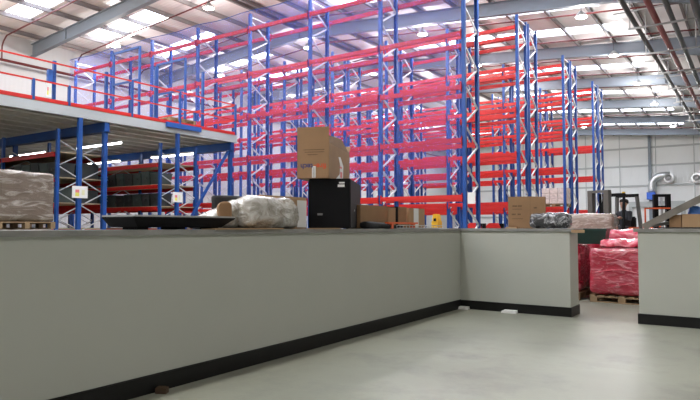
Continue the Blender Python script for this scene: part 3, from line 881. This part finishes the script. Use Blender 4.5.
MB().add([(w2+.001, d3*.28, .01), (w2+.001, d3*.64, .01), (w2+.001, d3*.66, hbx*.5), (w2+.001, d3*.52, hbx*.74), (w2+.001, d3*.42, hbx*.72), (w2+.001, d3*.5, hbx*.5), (w2+.001, d3*.48, hbx*.22),
          (w2+.0025, d3*.28, .01), (w2+.0025, d3*.64, .01), (w2+.0025, d3*.66, hbx*.5), (w2+.0025, d3*.52, hbx*.74), (w2+.0025, d3*.42, hbx*.72), (w2+.0025, d3*.5, hbx*.5), (w2+.0025, d3*.48, hbx*.22)],
         [(0,1,2,3,4,5,6),(13,12,11,10,9,8,7)] + [(i, i+7, (i+1)%7+7, (i+1)%7) for i in range(7)]).build('torn_label', M['white'], e)
MB().box((w2+.0026, d3*.5, hbx*.12), (w2+.003, d3*.6, hbx*.3)).box((w2+.0026, d3*.48, hbx*.4), (w2+.003, d3*.58, hbx*.46)).build('label_print', M['labelred'], e)

# row of boxes right of the black case
spec = [(360, 388, 204.0, M['card'], 'first cardboard box right of the black case'),
        (388, 396, 206.0, M['card2'], 'narrow cardboard box, second right of the black case'),
        (398, 407, 205.5, M['card'], 'cardboard box with a dark strap, third right of the black case'),
        (409, 425, 207.0, M['card2'], 'cardboard box with a white strip, last in the row right of the black case')]
XB = -4.92
for p0_, p1_, ty, mm, lab in spec:
    a, b_ = at(p0_, 220, x=XB+.13), at(p1_, 220, x=XB+.13)
    h_ = at((p0_+p1_)/2, ty+1.5, x=XB+.13).z - ZC
    e = carton('cardboard_box', (XB, (a.y+b_.y)/2, ZC+.001), 0, .26, (b_.y-a.y)-.015, h_, mm, lab, tape=False)
    if p0_ == 409: MB().box((.131, -(b_.y-a.y)*.22, .0), (.133, (b_.y-a.y)*.08, h_)).build('white_strip', M['white'], e)
    if p0_ == 398: MB().box((-.13, -(b_.y-a.y)/2-.06, 0), (.132, -(b_.y-a.y)/2+.0, h_)).build('dark_strap', M['black'], e)
    e['label'] = lab
# black low bundle + red strip + grey tray
a, b_ = at(361, 224, x=-4.72), at(398, 224, x=-4.72)
o = lumpy('black_bag', .17, b_.y-a.y, .105, M['blackcloth'], None, 31, .015, .05, 5, 10); o.location = (-4.69, (a.y+b_.y)/2, ZC)
for v in o.data.vertices:
    t = v.co.y/(b_.y-a.y)+.5; v.co.z *= 1.1 - .65*t
tag(o, 'low black bag slumped on the wall cap beside the black case', 'bag')
a, b_ = at(386, 222, x=-4.64), at(416, 222, x=-4.64)
o = MB().box((-4.66, a.y, ZC+.075), (-4.60, b_.y, ZC+.10)).box((-4.66, a.y+.1, ZC), (-4.60, a.y+.16, ZC+.075)).box((-4.66, b_.y-.16, ZC), (-4.60, b_.y-.1, ZC+.075)).build('red_level', M['orange']); tag(o, 'thin red orange bar raised on two feet in front of the cardboard boxes', 'bar')
a, b_ = at(394, 225, x=-4.64), at(440, 225, x=-4.64)
e = empty('wire_tray', (-4.75, (a.y+b_.y)/2, ZC), 0, 'low grey wire tray on the wall cap near the corner', 'tray')
Lt = (b_.y-a.y)
mb = MB()
for k in range(17): 
    y = -Lt/2 + Lt*k/16; mb.bar((.16, y, 0), (.16, y, .05), .006, .006); mb.bar((-.0, y, .004), (.16, y, .004), .006, .006)
mb.build('wires', M['galv'], e)
MB().bar((.16, -Lt/2, .05), (.16, Lt/2, .05), .01, .01).bar((.16, -Lt/2, .008), (.16, Lt/2, .008), .01, .01).bar((0, -Lt/2, .008), (0, Lt/2, .008), .01, .01).build('rim_wire', M['galv'], e)

# on the end wall
YY = WY + .22
c0, c1, c2 = at(508, 220, y=YY-.1), at(532, 220, y=YY-.1), at(545.5, 220, y=YY+.2)
an = R(38)
f3 = Vector((math.cos(an), math.sin(an)))
p3 = Vector((c0.x, WY + .1)); dd = ray(508, 200); dd = Vector((dd.x, dd.y)); p3 = dd * ((WY+.16)/dd.y)
w3 = abs(solve_len(p3, f3, 533)); q3 = p3 + f3*w3; b3 = Vector((-f3.y, f3.x)); 
w3b = min(.3, abs(solve_len(q3, Vector((1, .12)), 545.5)))
# axis aligned: long face towards the camera, right side built by rotation about z
h3 = (227 - 197.5) / FPX * 11.0 + .03
an = R(14); f3 = Vector((math.cos(an), math.sin(an))); w3 = abs(solve_len(p3, f3, 545.0))
e = empty('cardboard_box', (p3.x, p3.y, ZC+.001), an, 'tall brown printed cardboard box on the end wall cap', 'cardboard box')
print('box3', w3, h3)
MB().prism([(0, 0), (w3, 0), (w3, h3*.985), (w3*.6, h3), (0, h3)], 0, .30).build('box_body', M['card'], e)
MB().box((w3*.595, -.002, 0), (w3*.605, 0, h3)).build('corner_crease', M['cardin'], e)
mb = MB()
for zz, a_, b2 in ((.68, .12, .24), (.68, .27, .37), (.42, .1, .2), (.42, .26, .33), (.62, .7, .78)):
    x = a_
    while x < b2: mb.box((w3*x, -.002, h3*zz), (w3*(x+.014), 0, h3*(zz+.045))); x += .022
mb.build('dark_print', M['printdark'], e)
MB().box((w3*.12, -.002, h3*.60), (w3*.38, 0, h3*.612)).box((w3*.1, -.002, h3*.3), (w3*.4, 0, h3*.31)).build('small_print', M['printdark'], e)
c0, c1 = at(506, 226, y=WY+.03), at(517, 226, y=WY+.03)
tag(MB().box((c0.x, WY+.0, ZC), (c1.x, WY+.12, ZC+.025)).build('paper_stack', M['card2']), 'small pale pad lying at the foot of the tall printed box', 'pad')
c0, c1 = at(530, 222, y=WY+.12), at(570, 222, y=WY+.12)
h4 = (227-213)/FPX*10.6 + .02
o = lumpy('wrapped_bundle', c1.x-c0.x, .3, h4, M['baggrey'], None, 41, .02, .09, 6, 14); o.location = ((c0.x+c1.x)/2, WY+.17, ZC+.004)
tag(o, 'black bundle wrapped in clear plastic at the end of the end wall', 'bundle')
c = at(571, 215, y=WY+.3)
c0 = at(577, 233, y=WY-.03)
tag(MB().box((c0.x-.09, WY-.036, WH-.02), (c0.x+.12, WY-.0305, WH+.03)).build('masking_tape', M['card2']), 'strip of pale tape on the end of the end wall cap', 'tape')

# on the right wall: leaning channel, boxes, cable
pA = at(642, 227.5, y=WY+.02); pB = at(702, 194.5, y=WY+.1)
pA = Vector((pA.x, pA.y, ZC+.06))
dv = (pB - pA); pE = pA + dv * 1.35
e = empty('steel_channel', pA, 0, 'worn grey steel channel leaning up to the right on the right wall', 'channel')
d_ = (pE - pA).normalized(); sd = d_.cross(Vector((0,0,1))).normalized(); up = sd.cross(d_)
mb = MB()
mb.bar((0,0,0), pE-pA, .19, .012, up=up)
for s in (-1, 1): mb.bar(sd*.085*s + up*-.045, (pE-pA) + sd*.085*s + up*-.045, .01, .10, up=up)
mb.build('channel_section', M['channel'], e)
# second short channel lying under it
pC = at(668, 225, y=WY+.2)
o = MB().bar((pA.x+.02, WY+.08, ZC+.03), (pC.x+.1, WY+.2, ZC+.10), .09, .05).build('steel_offcut', M['grey']); tag(o, 'short grey steel offcut lying under the leaning channel', 'steel')
x0_ = at(668.5, 220, y=WY+.0); x1_ = at(681.5, 220, y=WY+.0); x2_ = x1_.x + .42
h5 = (227-214)/FPX*9.0 + .02
carton('cardboard_box', ((x0_.x+x1_.x)/2, WY+.17, ZC+.001), 0, x1_.x-x0_.x-.01, .28, h5, M['card'], 'smaller cardboard box on the right wall, next to the channel', tape=False)
carton('cardboard_box', ((x1_.x+x2_)/2, WY+.17, ZC+.001), 0, x2_-x1_.x-.01, .30, h5+.005, M['card2'], 'larger cardboard box on the right wall at the photo edge', tape=False)
bf = at(695, 211, y=WY+.17)
o = lumpy('blue_plastic_wrap', .2, .13, .12, M['wallblue'], None, 51, .03, .03, 9, 8, taper=.4); o.location = (bf.x, WY+.17, ZC+h5+.006)
tag(o, 'crumpled blue plastic film on top of the larger cardboard box', 'plastic wrap')
pr = []
for k in range(13):
    t = k/12; pr.append((x0_.x-.15 + t*1.0, WY-.02 - .02*math.sin(t*5), ZC+.012 + (.05*math.sin(t*PI)**2 if k in range(6, 12) else 0)))
pr = [(p_[0], p_[1], ZC+.012) for p_ in pr]
o = MB().tube(pr, .01, 8).build('black_cable', M['rubber'], smooth=True); tag(o, 'black cable lying along the right wall cap', 'cable')
# carton off to the right that the channel leans on
tall = pE
tag(MB().box((pE.x-.12, WY+.03, CAP), (pE.x+.3, WY+.38, pE.z - .12)).build('cardboard_box', M['card2']), 'tall cardboard box that the leaning channel rests on', 'cardboard box')

# paper scraps on the floor by the skirting
for (px, py, w_, lab) in ((464, 309, .2, 'small folded white paper by the skirting near the corner'), (515, 311, .26, 'folded white paper by the skirting of the end wall')):
    c = at(px, py, z=0)
    o = MB().box((-w_/2, -.06, 0), (w_/2, .06, .03)).box((-w_*.35, -.05, .03), (w_*.5, .05, .05)).build('paper_scrap', M['white']); o.location = (c.x, min(c.y, WY-.09), 0); o.rotation_euler = (0, 0, .1)
    tag(o, lab, 'paper')
c = at(162, 393, z=0)
o = MB().box((-.05, -.035, 0), (.05, .035, .05)).box((-.04, -.03, .05), (.03, .02, .06)).build('dark_block', M['printdark']); o.location = (c.x, c.y, 0); o.rotation_euler = (0, 0, .5)
tag(o, 'small dark block on the floor by the left wall skirting', 'block')

# ================================================================== goods seen through the doorway
c = at(590, 302, z=0)
XL = c.x; YL = c.y
def pink(loc, w, d, h, seed, label, rz_=0, m='pinkwrap', amp=.03, rr=.1):
    e = empty('wrapped_pallet_load', loc, rz_, label, 'pallet load', 'pink film wrapped pallet loads')
    pallet_mb(w, d).build('timber_pallet', M['wood'], e)
    o = lumpy('wrapped_goods', w*1.02, d*1.02, h, M[m], e, seed, amp, rr, 2.6, 16); o.location = (0, 0, .146)
    # film edge twists: thin raised cords around the load
    for k, z in enumerate((.25, .5, .78)):
        pts = []
        for i in range(25):
            t = i / 24 * 2 * PI; cx_, cy_ = math.cos(t), math.sin(t)
            s_ = 1 / max(abs(cx_), abs(cy_)); s_ = min(s_, 1.3)
            pts.append((cx_*s_*w*.515, cy_*s_*d*.515, .146 + h*z + .05*math.sin(t*3+k*2+seed)))
        MB().tube(pts, .008, 5, caps=False).build('film_cord', M['pinklight'], e, smooth=True)
    return e
h6 = H - (248-227)/FPX*10.9 - .146
e1 = pink((XL+.62, YL+.55, 0), 1.2, 1.05, .93, 61, 'nearest pink film wrapped pallet load in the doorway', R(-4))
pink((XL-.75, YL+.75, 0), 1.0, 1.05, .98, 62, 'pink film wrapped pallet load partly hidden behind the end wall')
pink((XL+.75, YL+2.0, 0), 1.35, 1.1, 1.3, 63, 'taller pink wrapped load behind the nearest pink one', R(3), 'pinklight', .05, .14)
pink((XL-.72, YL+2.1, 0), 1.2, 1.05, 1.12, 64, 'pink wrapped pallet load behind the dark green crate', R(2), 'pinkwrap')
# loose pink film heap on nearest load
o = lumpy('pink_film_heap', .95, .6, .16, M['pinklight'], None, 71, .05, .07, 5, 14); o.location = (XL+.62, YL+.55, 1.09)
tag(o, 'crumpled pale pink film heaped on the nearest pink load', 'plastic film')
# cream carton stack upon the rear load
c = at(576, 222, y=YL+2.1)
e = empty('wrapped_carton_stack', (at(592.5, 222, y=YL+3.2).x-.03, YL+3.4, 0), R(4), 'pale film wrapped carton stack in front of the forklift', 'pallet load')
pallet_mb(1.2, 1.0).build('timber_pallet', M['wood'], e)
o = lumpy('wrapped_goods', 1.08, 1.0, H + (227-214)/FPX*15.2 - .146, M['palewrap'], e, 66, .02, .08, 3, 12); o.location = (0, 0, .146)
# dark green crate on the load at the left of the doorway
yg = YL + .75
g0, g1 = at(581, 236, y=yg-.3), at(607.5, 236, y=yg-.3)
zg = 1.145
wg = g1.x - g0.x
e = empty('green_crate', ((g0.x+g1.x)/2 - .12, yg, zg), R(3), 'dark green plastic crate with a lid on the pink load behind the end wall', 'crate')
hg = at(600, 228.5, y=yg-.3).z - zg
wg += .14
mb = MB(); mb.add([(-wg/2+.03, -.23, 0), (wg/2-.03, -.23, 0), (wg/2-.03, .23, 0), (-wg/2+.03, .23, 0), (-wg/2, -.28, hg-.06), (wg/2, -.28, hg-.06), (wg/2, .28, hg-.06), (-wg/2, .28, hg-.06)], [(3,2,1,0),(4,5,6,7),(0,1,5,4),(1,2,6,5),(2,3,7,6),(3,0,4,7)])
mb.build('crate_body', M['darkgreen'], e)
MB().box((-wg/2-.015, -.3, hg-.06), (wg/2+.015, .3, hg)).build('lid', M['darkgreen'], e, bevel=.01)

# ================================================================== forklift with driver
fx = at(603, 220, y=18.6)
fk = empty('forklift', (fx.x + .48, 18.6, 0), 0, 'grey forklift truck with raised guard behind the pink loads', 'forklift')
# local: forward = -y, width x
def P(mb, name, m, parent=fk, **k): return mb.build(name, M[m], parent, **k)
zm = H + (227-189.5)/FPX*16.2
gt = H + (227-195)/FPX*17
for s in (-1, 1):
    P(MB().box((s*.24-.07, -1.15, .05), (s*.24+.07, -1.0, zm)).box((s*.24-.03, -1.0, .1), (s*.24+.03, -.92, zm-.05)), 'mast_rail', 'mastgrey')
P(MB().box((-.31, -1.14, zm-.07), (.31, -1.02, zm)), 'mast_crossbar', 'mastgrey')
P(MB().box((-.2, -1.1, zm*.5), (.2, -1.05, zm*.5+.08)), 'mast_crossbar', 'mastgrey')
P(MB().tube([(0, -1.02, .1), (0, -1.02, zm-.1)], .035, 8), 'lift_cylinder', 'black')
P(MB().box((-.5, -1.22, .35), (.5, -1.17, .45)).box((-.5, -1.22, .75), (.5, -1.17, .85)).box((-.2, -1.22, .45), (-.14, -1.17, .75)).box((.14, -1.22, .45), (.2, -1.17, .75)), 'carriage', 'black')
be = MB()
for i in range(9): be.box((-.5+i*.12, -1.2, .85), (-.48+i*.12, -1.18, 1.78))
be.box((-.5, -1.2, 1.76), (.48, -1.18, 1.79)); P(be, 'load_guard', 'black')
for s in (-1, 1): P(MB().box((s*.25-.06, -2.05, .04), (s*.25+.06, -1.22, .08)).box((s*.25-.06, -1.26, .04), (s*.25+.06, -1.22, .8)), 'fork', 'mastgrey')
P(MB().box((-.36, .0, 1.02), (.36, .5, 1.2)), 'seat_plinth', 'guardgrey')
P(MB().prism([(-.5, .3), (.5, .3), (.5, 1.02), (-.5, 1.02)], -.9, .5), 'chassis', 'guardgrey', bevel=.03)
P(MB().prism([(-.52, .28), (.52, .28), (.52, 1.0), (.42, 1.12), (-.42, 1.12), (-.52, 1.0)], .5, 1.05), 'counterweight', 'guardgrey', bevel=.03)
for s in (-1, 1):
    P(MB().tube([(s*.36, -.75, .26), (s*.54, -.75, .26)], .26, 20), 'wheel', 'rubber'); P(MB().tube([(s*.36, .62, .22), (s*.5, .62, .22)], .22, 20), 'wheel', 'rubber')
for s in (-1, 1):
    P(MB().bar((s*.4, -.62, .72), (s*.3, -.34, gt-.03), .05, .06), 'guard_post', 'black')
    P(MB().bar((s*.4, .45, .9), (s*.3, .34, gt-.03), .08, .08), 'guard_post', 'guardgrey')
mb = MB().bar((-.33, -.35, gt), (.33, -.35, gt), .08, .09).bar((-.33, .35, gt), (.33, .35, gt), .08, .09)
for k in range(6): mb.bar((-.33+.132*k, -.35, gt), (-.33+.132*k, .35, gt), .04, .03)
P(mb, 'overhead_guard', 'black')
P(MB().tube([(0.1, 0, gt+.02), (.1, 0, gt+.10)], .045, 10), 'beacon', 'yellow')
P(MB().box((-.22, .02, 1.2), (.22, .42, 1.33)).box((-.22, .36, 1.33), (.22, .46, 1.8)), 'driver_seat', 'blackcloth', bevel=.03)
P(MB().tube([(0, -.55, 1.15), (0, -.38, 1.6)], .025, 8), 'steering_column', 'black')
st = [(.17*math.cos(t*PI/8), -.37+.06*math.sin(t*PI/8), 1.62+.15*math.sin(t*PI/8)) for t in range(17)]
P(MB().tube(st, .014, 6, caps=False), 'steering_wheel', 'rubber')
P(MB().box((.28, -.1, 1.0), (.42, .2, 1.5)), 'hose_reel', 'orange')
P(MB().tube([(.5, .46, 1.0), (.52, .46, 1.45)], .09, 12), 'gas_bottle', 'yellow')
fk.rotation_euler = (0, 0, R(-20))

def person(loc, rz_, label):
    e = empty('person', loc, rz_, label, 'person')
    # seated, facing -y; pelvis at origin
    J = {'pel': (0, 0, 0, .135), 'bel': (0, .01, .16, .13), 'che': (0, .0, .36, .15), 'nec0': (0, -.01, .50, .075), 'nec': (0, -.02, .56, .055),
         'hd0': (0, -.035, .635, .08), 'hd1': (0, -.03, .72, .11), 'hd2': (0, -.02, .78, .08)}
    E = [('pel','bel'),('bel','che'),('che','nec0'),('nec0','nec'),('nec','hd0'),('hd0','hd1'),('hd1','hd2')]
    for s, n_ in ((-1, 'l'), (1, 'r')):
        J['hip'+n_] = (s*.1, -.04, -.02, .1); J['kne'+n_] = (s*.15, -.46, .03, .07); J['ank'+n_] = (s*.15, -.58, -.36, .045); J['toe'+n_] = (s*.16, -.74, -.40, .035)
        J['sho'+n_] = (s*.185, 0, .45, .07); J['elb'+n_] = (s*.25, -.16, .2, .048); J['wri'+n_] = (s*.14, -.38, .30, .03)
        E += [('pel','hip'+n_),('hip'+n_,'kne'+n_),('kne'+n_,'ank'+n_),('ank'+n_,'toe'+n_),('che','sho'+n_),('sho'+n_,'elb'+n_),('elb'+n_,'wri'+n_)]
    names = list(J); me = bpy.data.meshes.new('body')
    me.from_pydata([J[k][:3] for k in names], [(names.index(a), names.index(b)) for a, b in E], [])
    o = bpy.data.objects.new('body', me); COL.objects.link(o)
    me.materials.append(M['navy']); me.materials.append(M['skin'])
    md = o.modifiers.new('skin', 'SKIN')
    for i, k in enumerate(names): me.skin_vertices[0].data[i].radius = (J[k][3], J[k][3]); me.skin_vertices[0].data[i].use_root = (k == 'pel')
    sb = o.modifiers.new('sub', 'SUBSURF'); sb.levels = 2; sb.render_levels = 2
    dg = bpy.context.evaluated_depsgraph_get(); dg.update()
    m2 = bpy.data.meshes.new_from_object(o.evaluated_get(dg))
    o.modifiers.clear(); o.data = m2
    if len(m2.materials) < 2:
        m2.materials.clear(); m2.materials.append(M['navy']); m2.materials.append(M['skin'])
    for p_ in m2.polygons:
        p_.use_smooth = True
        c_ = p_.center
        p_.material_index = 1 if c_.z > .545 else 0
    o.parent = e
    # face and ears, hands
    MB().tube([(0, -.115, .70), (0, -.14, .675), (0, -.115, .665)], [.012, .016, .01], 6).build('nose', M['skin'], e, smooth=True)
    for s in (-1, 1):
        MB().tube([(s*.035, -.112, .715), (s*.035, -.122, .715)], .011, 6).build('eye', M['rubber'], e)
        MB().tube([(s*.088, -.01, .69), (s*.104, -.01, .70), (s*.088, -.01, .73)], [.012, .018, .012], 6).build('ear', M['skin'], e, smooth=True)
        h = MB().tube([(s*.14, -.37, .30), (s*.125, -.42, .31), (s*.115, -.455, .315)], [.028, .04, .036], 8)
        for f in range(4):
            x = s*(.085 + f*.022)
            h.tube([(x, -.45, .32), (x, -.49, .325 - .004*f), (x, -.505, .295), (x, -.485, .272)], [.0105, .010, .009, .007], 6)
        h.tube([(s*.10, -.42, .315), (s*.075, -.45, .31), (s*.07, -.475, .295)], [.013, .011, .009], 6)
        h.build('hand', M['skin'], e, smooth=True)
    MB().box((-.03, -.118, .645), (.03, -.112, .652)).build('mouth', M['labelred'], e)
    hr = lumpy('hair', .21, .22, .17, M['hair'], e, 5, .008, .07, 9, 8); hr.location = (0, .012, .69)
    for v in hr.data.vertices:
        if v.co.y < -.03 and v.co.z < .07: v.co.y = -.03
    return e
bpy.context.view_layer.update()
mw = fk.matrix_world
pl_ = mw @ Vector((0, .18, 1.45))
person(pl_, fk.rotation_euler.z, 'person in dark work clothing seated at the wheel of the forklift')

# pallet stacker at the right, behind the right wall
c = at(662, 220, y=20.0)
e = empty('pallet_stacker', (c.x, 20.0, 0), R(20), 'black mast pallet stacker with orange red base, behind the right wall', 'pallet stacker')
zs = H + (227-193.5)/FPX*17.5
for s in (-1, 1): MB().box((s*.17-.06, -.1, 0.05), (s*.17+.06, .1, zs)).build('mast_rail', M['black'], e)
MB().box((-.23, -.08, zs-.08), (.23, .08, zs)).build('mast_crossbar', M['black'], e)
MB().box((-.23, -.05, zs*.82), (.23, .05, zs*.82+.1)).build('mast_crossbar', M['black'], e)
MB().box((-.4, .1, .1), (.4, .8, 1.45)).build('power_unit', M['orange'], e, bevel=.03)
MB().box((-.5, -.14, .1), (-.46, -.1, zs-.4)).box((-.5, -.14, zs-.44), (.2, -.1, zs-.4)).build('guard_frame', M['orange'], e)
for s in (-1, 1): MB().box((s*.2-.07, -1.2, .05), (s*.2+.07, -.1, .1)).build('fork', M['orange'], e)
MB().tube([(0, 0, .2), (0, 0, zs-.1)], .03, 8).build('lift_cylinder', M['galv'], e)
# orange red pallet box and blue crate beyond
c = at(656, 224, y=24)
tag(MB().box((c.x-.5, 23.6, 0), (c.x+.2, 24.4, 1.62)).build('orange_cabinet', M['orange']), 'low orange cabinet behind the right wall and stacker', 'cabinet')

# red and black floor machines glimpsed between the racks
for px, yy, lab in ((474, 19.2, 'red and black hand pallet truck seen between the first racks, left one'), (493, 20.5, 'red and black hand pallet truck seen between the first racks, right one')):
    c = at(px, 222, y=yy)
    e = empty('pallet_truck', (c.x, yy, 0), R(15), lab, 'pallet truck')
    MB().box((-.35, -.3, .1), (.35, .3, 1.45)).prism([(-.3, 1.45), (.3, 1.45), (.2, 1.64), (-.12, 1.64)], -.25, .25).build('red_hood', M['red'], e, bevel=.02)
    MB().box((-.4, -.34, .02), (.4, .34, .14)).box((.2, -.2, 1.45), (.38, .2, 1.62)).build('black_base', M['black'], e)
c = at(434.5, 220, y=19.0)
e = empty('yellow_machine', (c.x, 19.2, 0), 0, 'yellow machine top glimpsed under the red beams beyond the tray', 'machine')
MB().box((-.13, -.2, .1), (.11, .2, 1.72)).prism([(-.13, 1.72), (.11, 1.72), (.06, 1.95), (-.1, 1.95)], -.15, .15).build('yellow_cover', M['yellow'], e, bevel=.02)
MB().box((-.03, -.215, 1.7), (.06, -.2, 1.8)).build('dark_panel', M['black'], e)
MB().tube([(-.24, 0, .12), (.24, 0, .12)], .12, 12).build('wheel', M['rubber'], e)

# ================================================================== world and daylight
w = bpy.data.worlds.new('overcast'); S.world = w; w.use_nodes = True
bg = w.node_tree.nodes['Background']; bg.inputs['Color'].default_value = (.93, .96, 1, 1); bg.inputs['Strength'].default_value = 10
S.view_settings.view_transform = 'Standard'; S.view_settings.look = 'None'; S.view_settings.gamma = 1; S.view_settings.exposure = 0
S.view_settings.use_curve_mapping = False
S.cycles.max_bounces = 8; S.cycles.transparent_max_bounces = 16; S.cycles.use_denoising = True
S.cycles.sample_clamp_indirect = 6
